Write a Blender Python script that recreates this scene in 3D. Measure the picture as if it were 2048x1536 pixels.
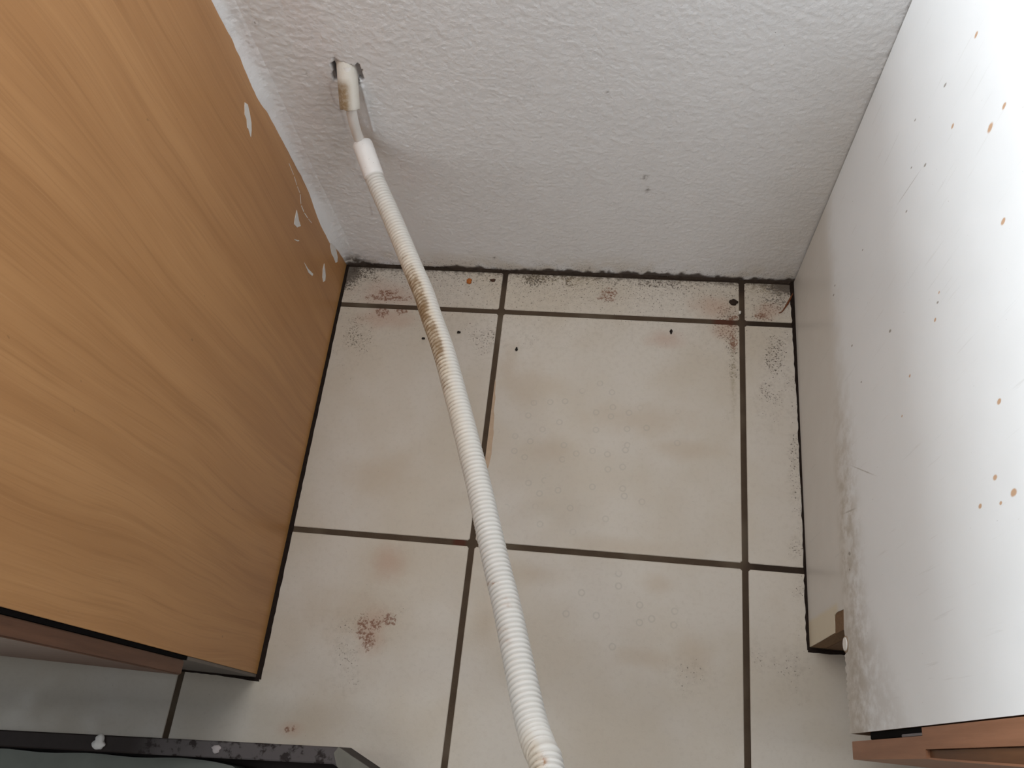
import bpy, bmesh, math, random, os
import numpy as np
from mathutils import Vector, Matrix

random.seed(7)
rng = np.random.default_rng(11)
SC = bpy.context.scene
for o in list(bpy.data.objects):
    bpy.data.objects.remove(o)

# ------------------------------------------------------------------ camera
F_PX = 1638.80
CAM = Vector((0.162735, -0.560651, 0.995815))
AX_R = Vector((0.990731, 0.103255, -0.088268))     # camera right
AX_D = Vector((0.057286, -0.906762, -0.417733))    # camera down
AX_F = Vector((-0.123171, 0.408804, -0.904272))    # view direction
cam_data = bpy.data.cameras.new('camera')
cam = bpy.data.objects.new('camera', cam_data)
SC.collection.objects.link(cam)
cam_data.sensor_fit = 'HORIZONTAL'
cam_data.sensor_width = 36.0
cam_data.lens = F_PX / 2048 * 36.0
cam_data.clip_start = 0.01
M = Matrix.Identity(4)
for i in range(3):
    M[i][0] = AX_R[i]; M[i][1] = -AX_D[i]; M[i][2] = -AX_F[i]; M[i][3] = CAM[i]
cam.matrix_world = M
SC.camera = cam

# ------------------------------------------------------------------ light and exposure
world = bpy.data.worlds.new('world'); SC.world = world
world.use_nodes = True
bg = world.node_tree.nodes['Background']
bg.inputs[0].default_value = (1.0, 0.96, 0.92, 1)
bg.inputs[1].default_value = 0.03

def area(name, loc, target, sx, sy, power, color):
    d = bpy.data.lights.new(name, 'AREA'); d.shape = 'RECTANGLE'
    d.size = sx; d.size_y = sy; d.energy = power; d.color = color
    o = bpy.data.objects.new(name, d); SC.collection.objects.link(o)
    o.location = loc
    o.rotation_euler = (Vector(target) - Vector(loc)).to_track_quat('-Z', 'Y').to_euler()
    return o
MID = (0.1, -0.22, 0.35)
area('window_light', (-1.4, -0.10, 1.40), (-0.65, -0.16, 0.0), 0.28, 0.7, 53, (0.91, 0.985, 1.03))
area('window_sky_light', (-1.43, -0.26, 1.64), MID, 0.9, 0.9, 14, (0.91, 0.985, 1.03))
area('gap_fill_light', (-0.10, -0.05, 1.42), (0.0, -0.2, 0.0), 0.75, 0.32, 7.4, (0.97, 0.985, 1.0))  # unseen lamp added above the gap to brighten its floor
area('side_light', (1.55, -0.26, 1.75), MID, 0.9, 0.9, 11, (0.98, 0.98, 0.98))
area('room_light', (0.15, -2.0, 1.20), MID, 1.2, 0.9, 6, (0.97, 0.985, 1.0))

vs = SC.view_settings
vs.view_transform = 'Standard'; vs.look = 'None'; vs.exposure = 0.05; vs.gamma = 1.0
vs.use_curve_mapping = False
SC.cycles.use_denoising = True
SC.cycles.max_bounces = 8
SC.cycles.diffuse_bounces = 5

# ------------------------------------------------------------------ measures (metres)
P = 0.33                 # tile pitch
J = 0.0036               # half joint
YW = 0.0688              # back wall plane
XL, XR = -0.2363, 0.3998 # faces of the two cabinet sides
YL, YR = -0.5067, -0.5115  # their front edges

# ------------------------------------------------------------------ node helpers
class G:
    def __init__(s, name, rough=0.5, spec=0.5):
        s.mat = bpy.data.materials.new(name); s.mat.use_nodes = True
        s.t = s.mat.node_tree
        s.b = s.t.nodes['Principled BSDF']
        s.b.inputs['Roughness'].default_value = rough
        s.b.inputs['Specular IOR Level'].default_value = spec
        s._pos = None
    def node(s, typ, **kw):
        n = s.t.nodes.new(typ)
        for k, v in kw.items(): setattr(n, k, v)
        return n
    def put(s, sock, v):
        if hasattr(v, 'is_output'): s.t.links.new(v, sock)
        elif v is not None:
            if isinstance(v, (tuple, list)) and len(v) == 3 and sock.type == 'RGBA': v = (*v, 1)
            sock.default_value = v
    def m(s, op, a, b=None, c=None):
        n = s.node('ShaderNodeMath', operation=op)
        s.put(n.inputs[0], a); s.put(n.inputs[1], b); s.put(n.inputs[2], c)
        return n.outputs[0]
    def vm(s, op, a, b=None):
        n = s.node('ShaderNodeVectorMath', operation=op)
        s.put(n.inputs[0], a)
        if b is not None: s.put(n.inputs[1], b)
        return n.outputs['Value'] if op in ('LENGTH', 'DOT_PRODUCT') else n.outputs[0]
    def mix(s, f, a, b, mode='MIX'):
        n = s.node('ShaderNodeMix', data_type='RGBA', blend_type=mode)
        s.put(n.inputs[0], f); s.put(n.inputs[6], a); s.put(n.inputs[7], b)
        return n.outputs[2]
    def pos(s):
        if s._pos is None: s._pos = s.node('ShaderNodeNewGeometry').outputs['Position']
        return s._pos
    def sep(s, v):
        n = s.node('ShaderNodeSeparateXYZ'); s.put(n.inputs[0], v); return n.outputs
    def comb(s, x, y, z):
        n = s.node('ShaderNodeCombineXYZ')
        for i, v in enumerate((x, y, z)): s.put(n.inputs[i], v)
        return n.outputs[0]
    def noise(s, vec, scale, detail=2.0, rough=0.5, dist=0.0):
        n = s.node('ShaderNodeTexNoise'); s.put(n.inputs['Vector'], vec)
        n.inputs['Scale'].default_value = scale; n.inputs['Detail'].default_value = detail
        n.inputs['Roughness'].default_value = rough; n.inputs['Distortion'].default_value = dist
        return n.outputs[0]
    def step(s, x, a, b, lo=0.0, hi=1.0):
        n = s.node('ShaderNodeMapRange', interpolation_type='SMOOTHSTEP')
        s.put(n.inputs[0], x); s.put(n.inputs[1], a); s.put(n.inputs[2], b)
        n.inputs[3].default_value = lo; n.inputs[4].default_value = hi
        return n.outputs[0]
    def attr(s, name, out='Fac'):
        n = s.node('ShaderNodeAttribute', attribute_name=name); return n.outputs[out]
    def blob(s, vec, c, r, rot=(0, 0, 0), wob=None, amp=0.5, soft=0.6):
        n = s.node('ShaderNodeMapping', vector_type='TEXTURE'); s.put(n.inputs[0], vec)
        n.inputs['Location'].default_value = c; n.inputs['Rotation'].default_value = rot
        n.inputs['Scale'].default_value = r
        d = s.vm('LENGTH', n.outputs[0])
        if wob is not None: d = s.m('ADD', d, s.m('MULTIPLY', s.m('SUBTRACT', wob, 0.5), amp))
        return s.step(d, 1.0, 1.0 - soft)
    def addmax(s, lst):
        r = lst[0]
        for x in lst[1:]: r = s.m('MAXIMUM', r, x)
        return r
    def base(s, c): s.put(s.b.inputs['Base Color'], c)
    def bump(s, h, dist=0.001, strength=1.0):
        n = s.node('ShaderNodeBump'); s.put(n.inputs['Height'], h)
        n.inputs['Distance'].default_value = dist; n.inputs['Strength'].default_value = strength
        s.t.links.new(n.outputs[0], s.b.inputs['Normal'])

def plain(name, col, rough=0.5, spec=0.4, var=0.12, scale=80):
    g = G(name, rough, spec)
    f = g.noise(g.pos(), scale, 3)
    a = tuple(c * (1 - var) for c in col); b = tuple(min(1, c * (1 + var)) for c in col)
    g.base(g.mix(f, a, b))
    return g.mat

# ------------------------------------------------------------------ materials
def mat_wall():
    g = G('rough_white_wall_paint', 0.85, 0.25)
    p = g.pos()
    f = g.noise(p, 14, 4)
    c = g.mix(f, (0.80, 0.80, 0.805), (0.845, 0.845, 0.85))
    st = g.attr('stain_shade', 'Color')
    c = g.mix(1.0, c, st, 'MULTIPLY')
    sp = g.step(g.noise(p, 420, 1), 0.765, 0.80)
    z = g.sep(p)[2]
    sparse = g.step(g.noise(p, 22, 1), 0.52, 0.68)
    c = g.mix(g.m('MULTIPLY', g.m('MULTIPLY', sp, sparse), 0.75), c, (0.12, 0.10, 0.085))
    low = g.step(g.m('ADD', z, g.m('MULTIPLY', g.noise(p, 60, 3), 0.02)), 0.05, 0.012)
    sp2 = g.step(g.noise(p, 500, 2), 0.60, 0.68)
    c = g.mix(g.m('MULTIPLY', g.m('MULTIPLY', sp2, low), 0.6), c, (0.09, 0.065, 0.045))
    g.base(c)
    g.bump(g.m('ADD', g.noise(p, 260, 3), g.m('MULTIPLY', g.noise(p, 700, 2), 0.4)), 0.0007, 0.9)
    return g.mat

def mat_tile():
    g = G('stained_beige_glazed_tile', 0.42, 0.35)
    p = g.pos(); s = g.sep(p); x, y = s[0], s[1]
    n_big = g.noise(p, 7, 3); n_mid = g.noise(p, 30, 4, 0.6); n_fine = g.noise(p, 160, 3, 0.65)
    n_sp = g.noise(p, 400, 3, 0.65)
    c = g.mix(g.step(n_big, 0.35, 0.65), (0.545, 0.480, 0.392), (0.595, 0.542, 0.472))
    c = g.mix(g.m('MULTIPLY', g.step(n_fine, 0.45, 0.75), 0.18), c, (0.42, 0.36, 0.29))
    # tan clouds
    tan = [((0.045, -0.11, 0), (0.07, 0.05, 1)), ((0.20, -0.15, 0), (0.09, 0.035, 1)), ((0.255, -0.188, 0), (0.06, 0.02, 1)),
           ((0.085, -0.20, 0), (0.05, 0.03, 1)), ((-0.13, -0.25, 0), (0.07, 0.05, 1)), ((0.272, -0.437, 0), (0.035, 0.04, 1)),
           ((0.215, -0.445, 0), (0.06, 0.018, 1)), ((0.03, -0.425, 0), (0.03, 0.05, 1)), ((-0.10, -0.36, 0), (0.06, 0.04, 1)),
           ((0.23, -0.36, 0), (0.03, 0.02, 1)), ((-0.13, -0.43, 0), (0.09, 0.05, 1)), ((0.18, -0.32, 0), (0.10, 0.02, 1)),
           ((0.08, -0.36, 0), (0.05, 0.02, 1)), ((0.02, -0.09, 0), (0.02, 0.06, 1)), ((-0.15, -0.55, 0), (0.06, 0.05, 1))]
    t = g.addmax([g.blob(p, cc, r, wob=n_mid, amp=1.1, soft=0.95) for cc, r in tan])
    c = g.mix(g.m('MULTIPLY', t, 0.42), c, (0.47, 0.37, 0.26))
    # faint dried water rings
    v = g.node('ShaderNodeTexVoronoi', voronoi_dimensions='2D'); g.put(v.inputs['Vector'], p); v.inputs['Scale'].default_value = 48
    d = v.outputs['Distance']
    ring = g.m('MULTIPLY', g.step(d, 0.10, 0.15), g.step(d, 0.24, 0.18))
    pick = g.step(g.sep(v.outputs['Color'])[0], 0.52, 0.55)
    zone = g.addmax([g.blob(p, (0.14, -0.20, 0), (0.13, 0.13, 1), wob=n_mid, amp=1.0, soft=0.3),
                     g.blob(p, (0.17, -0.40, 0), (0.10, 0.06, 1), wob=n_mid, amp=1.0, soft=0.3)])
    c = g.mix(g.m('MULTIPLY', g.m('MULTIPLY', ring, pick), g.m('MULTIPLY', zone, 0.33)), c, (0.36, 0.33, 0.28))
    # fine dirt specks, denser by the wall and beside the cabinets
    dens = g.m('MULTIPLY', g.step(y, -0.12, 0.06), 0.55)
    dz = [((-0.215, 0.055, 0), (0.055, 0.035, 1), 1.0), ((-0.19, 0.02, 0), (0.06, 0.035, 1), 0.6), ((0.365, 0.03, 0), (0.05, 0.05, 1), 0.9),
          ((0.31, 0.0, 0), (0.05, 0.05, 1), 0.95), ((0.318, -0.06, 0), (0.02, 0.10, 1), 0.75), ((0.372, -0.06, 0), (0.035, 0.13, 1), 0.85),
          ((0.392, -0.2, 0), (0.014, 0.25, 1), 0.7), ((-0.20, -0.05, 0), (0.045, 0.07, 1), 0.75), ((-0.02, -0.04, 0), (0.05, 0.04, 1), 0.7),
          ((0.06, 0.055, 0), (0.08, 0.022, 1), 0.95), ((0.20, 0.055, 0), (0.10, 0.016, 1), 0.8), ((-0.115, -0.437, 0), (0.07, 0.045, 1), 0.5),
          ((0.27, -0.46, 0), (0.04, 0.03, 1), 0.5), ((0.375, -0.445, 0), (0.05, 0.035, 1), 0.5), ((-0.13, -0.47, 0), (0.03, 0.06, 1), 0.55),
          ((0.34, -0.43, 0), (0.02, 0.03, 1), 0.5), ((0.045, -0.04, 0), (0.03, 0.03, 1), 0.6)]
    for cc, r, k in dz:
        dens = g.m('MAXIMUM', dens, g.m('MULTIPLY', g.blob(p, cc, r, wob=n_mid, amp=2.2, soft=0.95), k))
    th = g.m('SUBTRACT', 0.725, g.m('MULTIPLY', dens, 0.225))
    speck = g.step(n_sp, th, g.m('ADD', th, 0.05))
    c = g.mix(g.m('MULTIPLY', speck, 0.85), c, (0.065, 0.045, 0.032))
    wallside = g.m('MULTIPLY', g.step(y, -0.02, 0.055), dens)
    n_sp2 = g.noise(p, 300, 3, 0.7)
    th2 = g.m('SUBTRACT', 0.72, g.m('MULTIPLY', wallside, 0.24))
    c = g.mix(g.m('MULTIPLY', g.step(n_sp2, th2, g.m('ADD', th2, 0.06)), 0.88), c, (0.05, 0.035, 0.025))
    c = g.mix(g.m('MULTIPLY', g.m('MULTIPLY', dens, g.step(n_fine, 0.35, 0.7)), 0.30), c, (0.23, 0.18, 0.13))
    # olive green tint along the wall
    ol = g.addmax([g.blob(p, (0.08, 0.058, 0), (0.09, 0.014, 1), wob=n_mid, amp=0.8, soft=0.9),
                   g.blob(p, (0.36, 0.055, 0), (0.04, 0.016, 1), wob=n_mid, amp=0.8, soft=0.8),
                   g.blob(p, (0.318, -0.08, 0), (0.006, 0.10, 1), wob=n_fine, amp=0.8, soft=0.9)])
    c = g.mix(g.m('MULTIPLY', g.m('MULTIPLY', ol, g.step(n_fine, 0.35, 0.65)), 0.42), c, (0.25, 0.19, 0.09))
    # pink and red brown stains
    pk = [((-0.165, 0.02, 0), (0.07, 0.03, 1)), ((-0.16, -0.02, 0), (0.06, 0.025, 1)), ((0.29, 0.022, 0), (0.04, 0.03, 1)),
          ((-0.108, -0.445, 0), (0.026, 0.045, 1)), ((0.365, 0.02, 0), (0.025, 0.02, 1)), ((-0.184, -0.562, 0), (0.02, 0.014, 1)),
          ((0.305, -0.012, 0), (0.025, 0.02, 1)), ((0.225, -0.03, 0), (0.035, 0.02, 1)), ((-0.10, -0.36, 0), (0.03, 0.03, 1))]
    k = g.addmax([g.blob(p, cc, r, wob=n_mid, amp=1.2, soft=0.9) for cc, r in pk])
    c = g.mix(g.m('MULTIPLY', k, 0.42), c, (0.44, 0.26, 0.18))
    rd = [((-0.165, 0.0135, 0), (0.042, 0.006, 1)), ((-0.168, 0.022, 0), (0.02, 0.008, 1)), ((0.3175, 0.002, 0), (0.012, 0.011, 1)),
          ((-0.170, -0.010, 0), (0.012, 0.012, 1)), ((-0.143, -0.008, 0), (0.012, 0.006, 1)), ((0.148, 0.034, 0), (0.016, 0.014, 1)),
          ((-0.120, -0.440, 0), (0.009, 0.018, 1)), ((-0.110, -0.455, 0), (0.010, 0.016, 1)), ((-0.104, -0.437, 0), (0.010, 0.010, 1)),
          ((-0.187, -0.563, 0), (0.005, 0.004, 1)), ((-0.180, -0.5605, 0), (0.004, 0.004, 1)), ((-0.088, -0.43, 0), (0.014, 0.008, 1)),
          ((0.318, -0.03, 0), (0.007, 0.02, 1)), ((0.356, 0.012, 0), (0.012, 0.006, 1))]
    k = g.addmax([g.blob(p, cc, r, wob=n_fine, amp=2.2, soft=0.8) for cc, r in rd])
    k = g.m('MULTIPLY', g.step(k, 0.05, 0.6), g.step(g.noise(p, 300, 3, 0.7), 0.38, 0.58))
    c = g.mix(g.m('MULTIPLY', k, 0.82), c, (0.17, 0.055, 0.020))
    # black grime under the wall and in the corners
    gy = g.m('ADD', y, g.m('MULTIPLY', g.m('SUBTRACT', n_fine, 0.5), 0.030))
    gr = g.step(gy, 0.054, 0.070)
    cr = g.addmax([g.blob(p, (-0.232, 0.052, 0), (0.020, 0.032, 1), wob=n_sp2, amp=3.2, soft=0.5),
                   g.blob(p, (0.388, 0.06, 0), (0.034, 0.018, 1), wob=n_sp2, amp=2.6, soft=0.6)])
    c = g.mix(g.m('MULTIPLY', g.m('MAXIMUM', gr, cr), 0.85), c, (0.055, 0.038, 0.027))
    g.base(c)
    g.put(g.b.inputs['Roughness'], g.step(n_mid, 0.2, 0.8, 0.36, 0.58))
    g.bump(g.m('ADD', g.noise(p, 120, 3), g.m('MULTIPLY', g.noise(p, 500, 2), 0.3)), 0.00025, 0.6)
    return g.mat

def mat_grout():
    g = G('dark_brown_grout', 0.9, 0.2)
    p = g.pos(); s = g.sep(p)
    n = g.noise(p, 40, 4, 0.6)
    c = g.mix(n, (0.055, 0.036, 0.022), (0.10, 0.070, 0.047))
    dusty = g.m('MULTIPLY', g.step(g.noise(p, 12, 2), 0.5, 0.7), 0.5)
    c = g.mix(dusty, c, (0.15, 0.12, 0.085))
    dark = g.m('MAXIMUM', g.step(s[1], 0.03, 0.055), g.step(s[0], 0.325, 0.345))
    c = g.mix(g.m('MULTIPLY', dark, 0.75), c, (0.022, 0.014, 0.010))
    red = g.m('MAXIMUM', g.blob(p, (0.306, 0.0, 0), (0.02, 0.012, 1)), g.blob(p, (-0.016, -0.33, 0), (0.012, 0.008, 1)))
    c = g.mix(g.m('MULTIPLY', red, 0.7), c, (0.09, 0.022, 0.012))
    g.base(c)
    g.bump(g.noise(p, 300, 3), 0.0006, 0.8)
    return g.mat

def mat_wood():
    g = G('light_beech_foil', 0.40, 0.35)
    p = g.pos(); s = g.sep(p); y, z = s[1], s[2]
    warp = g.noise(g.comb(0, g.m('MULTIPLY', y, 5.0), g.m('MULTIPLY', z, 2.2)), 1.0, 2)
    w = g.m('ADD', y, g.m('MULTIPLY', g.m('SUBTRACT', warp, 0.5), 0.055))
    wz = g.m('ADD', z, g.m('MULTIPLY', y, -0.06))
    broad = g.noise(g.comb(3.0, g.m('MULTIPLY', w, 26.0), g.m('MULTIPLY', wz, 2.0)), 1.0, 3, 0.55)
    mid = g.noise(g.comb(7.0, g.m('MULTIPLY', w, 110.0), g.m('MULTIPLY', wz, 4.0)), 1.0, 3, 0.6)
    fine = g.noise(g.comb(1.0, g.m('MULTIPLY', w, 480.0), g.m('MULTIPLY', wz, 9.0)), 1.0, 2, 0.6)
    c = g.mix(g.step(broad, 0.3, 0.7), (0.50, 0.262, 0.108), (0.425, 0.212, 0.083))
    c = g.mix(g.m('MULTIPLY', g.step(mid, 0.45, 0.72), 0.45), c, (0.33, 0.155, 0.055))
    c = g.mix(g.m('MULTIPLY', g.step(fine, 0.50, 0.75), 0.28), c, (0.29, 0.134, 0.047))
    c = g.mix(g.m('MULTIPLY', g.step(fine, 0.42, 0.25), 0.25), c, (0.56, 0.33, 0.16))
    knot = g.step(g.noise(g.comb(0, g.m('MULTIPLY', y, 120.0), g.m('MULTIPLY', z, 70.0)), 1.0, 1), 0.775, 0.82)
    c = g.mix(g.m('MULTIPLY', knot, 0.55), c, (0.20, 0.10, 0.04))
    edge = g.step(z, 0.018, 0.004)
    c = g.mix(g.m('MULTIPLY', edge, 0.5), c, (0.42, 0.22, 0.06))
    g.base(c)
    g.bump(fine, 0.0001, 0.4)
    return g.mat

def mat_front_wood(name, a, b):
    g = G(name, 0.45, 0.35)
    p = g.pos(); s = g.sep(p)
    n1 = g.noise(g.comb(g.m('MULTIPLY', s[0], 200.0), g.m('MULTIPLY', s[1], 160.0), g.m('MULTIPLY', s[2], 9.0)), 1.0, 4, 0.6)
    n2 = g.noise(p, 18, 2)
    c = g.mix(g.step(n1, 0.3, 0.7), a, b)
    c = g.mix(g.m('MULTIPLY', g.step(n2, 0.5, 0.7), 0.25), c, tuple(v * 0.7 for v in b))
    g.base(c); g.bump(n1, 0.0002, 0.4)
    return g.mat

def mat_laminate():
    g = G('white_melamine_stained', 0.33, 0.4)
    p = g.pos(); s = g.sep(p); y, z = s[1], s[2]
    n_mid = g.noise(p, 28, 4, 0.6); n_fine = g.noise(p, 150, 3, 0.6)
    c = g.mix(n_mid, (0.82, 0.835, 0.845), (0.87, 0.88, 0.89))
    low = g.step(g.m('ADD', z, g.m('MULTIPLY', g.m('SUBTRACT', n_mid, 0.5), 0.05)), 0.215, 0.145)
    c = g.mix(g.m('MULTIPLY', low, 0.60), c, (0.56, 0.50, 0.415))
    nz = g.noise(g.comb(0, g.m('MULTIPLY', y, 60.0), g.m('MULTIPLY', z, 45.0)), 1.0, 5, 0.65)
    band = g.m('MULTIPLY', g.step(z, 0.13, 0.165), g.step(z, 0.235, 0.172))
    dirt = g.m('MULTIPLY', band, g.m('MULTIPLY', g.step(y, -0.10, -0.32), g.step(nz, 0.36, 0.66)))
    c = g.mix(g.m('MULTIPLY', dirt, 0.62), c, (0.36, 0.295, 0.20))
    smear = g.m('MULTIPLY', g.step(g.m('ADD', z, g.m('MULTIPLY', y, 0.75)), -0.055, -0.13), g.step(nz, 0.25, 0.60))
    smear = g.m('MULTIPLY', smear, g.step(y, -0.37, -0.45))
    c = g.mix(g.m('MULTIPLY', smear, 0.42), c, (0.43, 0.385, 0.34))
    cream = g.m('MULTIPLY', g.step(z, 0.13, 0.115), g.step(y, -0.385, -0.392))
    c = g.mix(g.m('MULTIPLY', cream, 0.8), c, (0.66, 0.57, 0.40))
    # vertical run marks
    st = g.noise(g.comb(0, g.m('MULTIPLY', y, 230.0), g.m('MULTIPLY', z, 12.0)), 1.0, 3, 0.6)
    c = g.mix(g.m('MULTIPLY', g.step(st, 0.62, 0.76), 0.22), c, (0.42, 0.40, 0.36))
    sp = g.step(g.noise(g.comb(0, g.m('MULTIPLY', y, 340.0), g.m('MULTIPLY', z, 190.0)), 1.0, 1), 0.775, 0.81)
    c = g.mix(g.m('MULTIPLY', sp, g.m('MULTIPLY', g.step(n_mid, 0.42, 0.6), 0.55)), c, (0.25, 0.20, 0.15))
    ora = [(-0.0714, 0.5508, .0022), (-0.1527, 0.5684, .0022), (-0.1522, 0.5482, .0034), (-0.2248, 0.5445, .0024), (-0.1066, 0.4991, .0020),
           (-0.3749, 0.4867, .0022), (-0.3907, 0.5063, .0028), (-0.3859, 0.4617, .0020), (-0.3318, 0.5056, .0022), (-0.392, 0.489, .0014),
           (-0.2315, 0.4294, .0017), (-0.215, 0.442, .0013), (-0.25, 0.37, .0015), (-0.275, 0.345, .0012)]
    k = g.addmax([g.blob(p, (XR, a, b), (1, r, r * 1.6), wob=n_fine, amp=0.6, soft=0.5) for a, b, r in ora])
    c = g.mix(g.m('MULTIPLY', k, 0.8), c, (0.52, 0.25, 0.075))
    drk = [(-0.1909, 0.3368, .0018), (-0.0713, 0.2848, .0012), (-0.060, 0.1792, .0016), (-0.0646, 0.4971, .0016), (-0.0988, 0.446, .0016),
           (-0.0452, 0.4382, .0012), (-0.221, 0.4374, .0012), (-0.20, 0.25, .0012), (-0.15, 0.23, .0014), (-0.052, 0.186, .0013),
           (-0.35, 0.175, .0022), (-0.365, 0.172, .0014), (-0.11, 0.40, .0012), (-0.08, 0.42, .0010)]
    k = g.addmax([g.blob(p, (XR, a, b), (1, r, r * 2.2), rot=(0.25, 0, 0), wob=n_fine, amp=0.6, soft=0.5) for a, b, r in drk])
    c = g.mix(g.m('MULTIPLY', k, 0.75), c, (0.19, 0.15, 0.11))
    line = g.addmax([g.blob(p, (XR, -0.093, 0.41), (1, 0.0006, 0.035), rot=(0.12, 0, 0), soft=0.6),
                     g.blob(p, (XR, -0.31, 0.185), (1, 0.0012, 0.028), rot=(0.15, 0, 0), wob=n_fine, amp=0.8, soft=0.7),
                     g.blob(p, (XR, -0.285, 0.235), (1, 0.0009, 0.05), rot=(0.45, 0, 0), wob=n_fine, amp=0.8, soft=0.8)])
    c = g.mix(g.m('MULTIPLY', line, 0.5), c, (0.24, 0.20, 0.14))
    g.base(c)
    g.put(g.b.inputs['Roughness'], g.step(n_mid, 0.2, 0.8, 0.28, 0.45))
    return g.mat

def mat_hose():
    g = G('dirty_white_plastic_tube', 0.42, 0.4)
    p = g.pos()
    d = g.attr('dirt'); gv = g.attr('groove'); ru = g.attr('rust')
    n = g.noise(p, 210, 4, 0.7); n2 = g.noise(p, 75, 3, 0.6)
    c = g.mix(n2, (0.66, 0.64, 0.60), (0.73, 0.715, 0.685))
    c = g.mix(g.m('MULTIPLY', gv, 0.55), c, (0.36, 0.32, 0.265))
    c = g.mix(g.m('MULTIPLY', d, 0.62), c, (0.56, 0.43, 0.26))
    v = g.m('ADD', d, g.m('MULTIPLY', g.m('SUBTRACT', g.m('ADD', g.m('MULTIPLY', n, 0.6), g.m('MULTIPLY', n2, 0.6)), 0.6), 1.5))
    v = g.m('ADD', v, g.m('MULTIPLY', g.m('SUBTRACT', gv, 0.3), 0.35))
    k = g.m('MULTIPLY', g.step(v, 0.52, 1.15), g.step(d, 0.05, 0.25))
    c = g.mix(g.m('MULTIPLY', k, 0.92), c, (0.20, 0.115, 0.045))
    c = g.mix(g.m('MULTIPLY', ru, g.step(n, 0.35, 0.6)), c, (0.33, 0.14, 0.035))
    g.base(c)
    return g.mat

def mat_sleeve():
    g = G('stained_ivory_pipe', 0.6, 0.3)
    p = g.pos(); d = g.attr('dirt')
    n = g.noise(p, 240, 4, 0.65); n2 = g.noise(p, 900, 2)
    c = g.mix(n, (0.66, 0.62, 0.55), (0.72, 0.69, 0.63))
    c = g.mix(g.m('MULTIPLY', d, g.step(n, 0.2, 0.6, 0.6, 1.0)), c, (0.27, 0.185, 0.10))
    c = g.mix(g.m('MULTIPLY', g.step(n2, 0.66, 0.72), g.m('MULTIPLY', d, 0.8)), c, (0.10, 0.07, 0.04))
    g.base(c); g.bump(n, 0.0005, 0.7)
    return g.mat

def mat_tray():
    g = G('worn_black_edge', 0.6, 0.2)
    p = g.pos(); s = g.sep(p)
    n = g.noise(p, 60, 4, 0.65)
    c = g.mix(n, (0.018, 0.012, 0.011), (0.035, 0.026, 0.023))
    worn = g.m('MULTIPLY', g.step(s[0], -0.345, -0.30), g.step(n, 0.40, 0.5))
    worn = g.m('MULTIPLY', worn, g.step(s[2], 0.046, 0.0485))
    c = g.mix(g.m('MULTIPLY', worn, 0.8), c, (0.115, 0.10, 0.098))
    g.base(c); g.bump(n, 0.0006, 0.6)
    return g.mat

WALL = mat_wall(); TILE = mat_tile(); GROUT = mat_grout(); WOOD = mat_wood(); LAM = mat_laminate()
HOSE = mat_hose(); SLEEVE = mat_sleeve(); TRAY = mat_tray()
DOOR_L = mat_front_wood('red_brown_front_wood', (0.135, 0.062, 0.035), (0.095, 0.042, 0.024))
DOOR_R = mat_front_wood('orange_brown_front_wood', (0.33, 0.155, 0.085), (0.255, 0.115, 0.06))
INLAY = mat_front_wood('dark_brown_front_wood', (0.16, 0.068, 0.027), (0.11, 0.045, 0.018))
CORE = plain('brown_chipboard_core', (0.20, 0.12, 0.065), 0.85, 0.2, 0.35, 500)
PLINTH_B = plain('brown_plinth_board', (0.15, 0.088, 0.048), 0.7, 0.2, 0.2, 60)
PLINTH_G = plain('grey_plinth_board', (0.15, 0.125, 0.105), 0.6, 0.3, 0.08, 40)
DIRT = plain('black_joint_dirt', (0.020, 0.013, 0.010), 0.95, 0.1, 0.5, 300)
WALLJ = plain('dark_brown_wall_joint', (0.045, 0.032, 0.024), 0.95, 0.1, 0.7, 120)
PAINT = plain('white_paint_smear', (0.72, 0.70, 0.67), 0.6, 0.3, 0.08, 200)
PLASTIC = plain('white_plastic', (0.82, 0.79, 0.755), 0.35, 0.45, 0.03, 200)
COUPLE = None
CABLE = plain('white_cable_sheath', (0.80, 0.77, 0.735), 0.4, 0.4, 0.03, 150)
BLACK = plain('black_gap_strip', (0.006, 0.005, 0.005), 0.9, 0.05, 0.2, 200)
GREYP = plain('grey_hinge_plastic', (0.16, 0.145, 0.15), 0.5, 0.4, 0.1, 200)
RAG = plain('grey_green_sheet', (0.155, 0.165, 0.145), 0.75, 0.2, 0.18, 45)
FLANGE = plain('grey_green_flange', (0.155, 0.145, 0.12), 0.6, 0.3, 0.35, 50)
BODY = plain('bare_pink_beige_clay', (0.50, 0.37, 0.26), 0.9, 0.1, 0.15, 150)
def mat_coupling():
    g = G('speckled_white_coupling', 0.4, 0.4)
    p = g.pos()
    c = g.mix(g.noise(p, 120, 3), (0.80, 0.775, 0.75), (0.85, 0.83, 0.81))
    c = g.mix(g.m('MULTIPLY', g.step(g.noise(p, 330, 1), 0.69, 0.74), 0.5), c, (0.36, 0.33, 0.30))
    g.base(c)
    return g.mat
COUPLE = mat_coupling()

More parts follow.
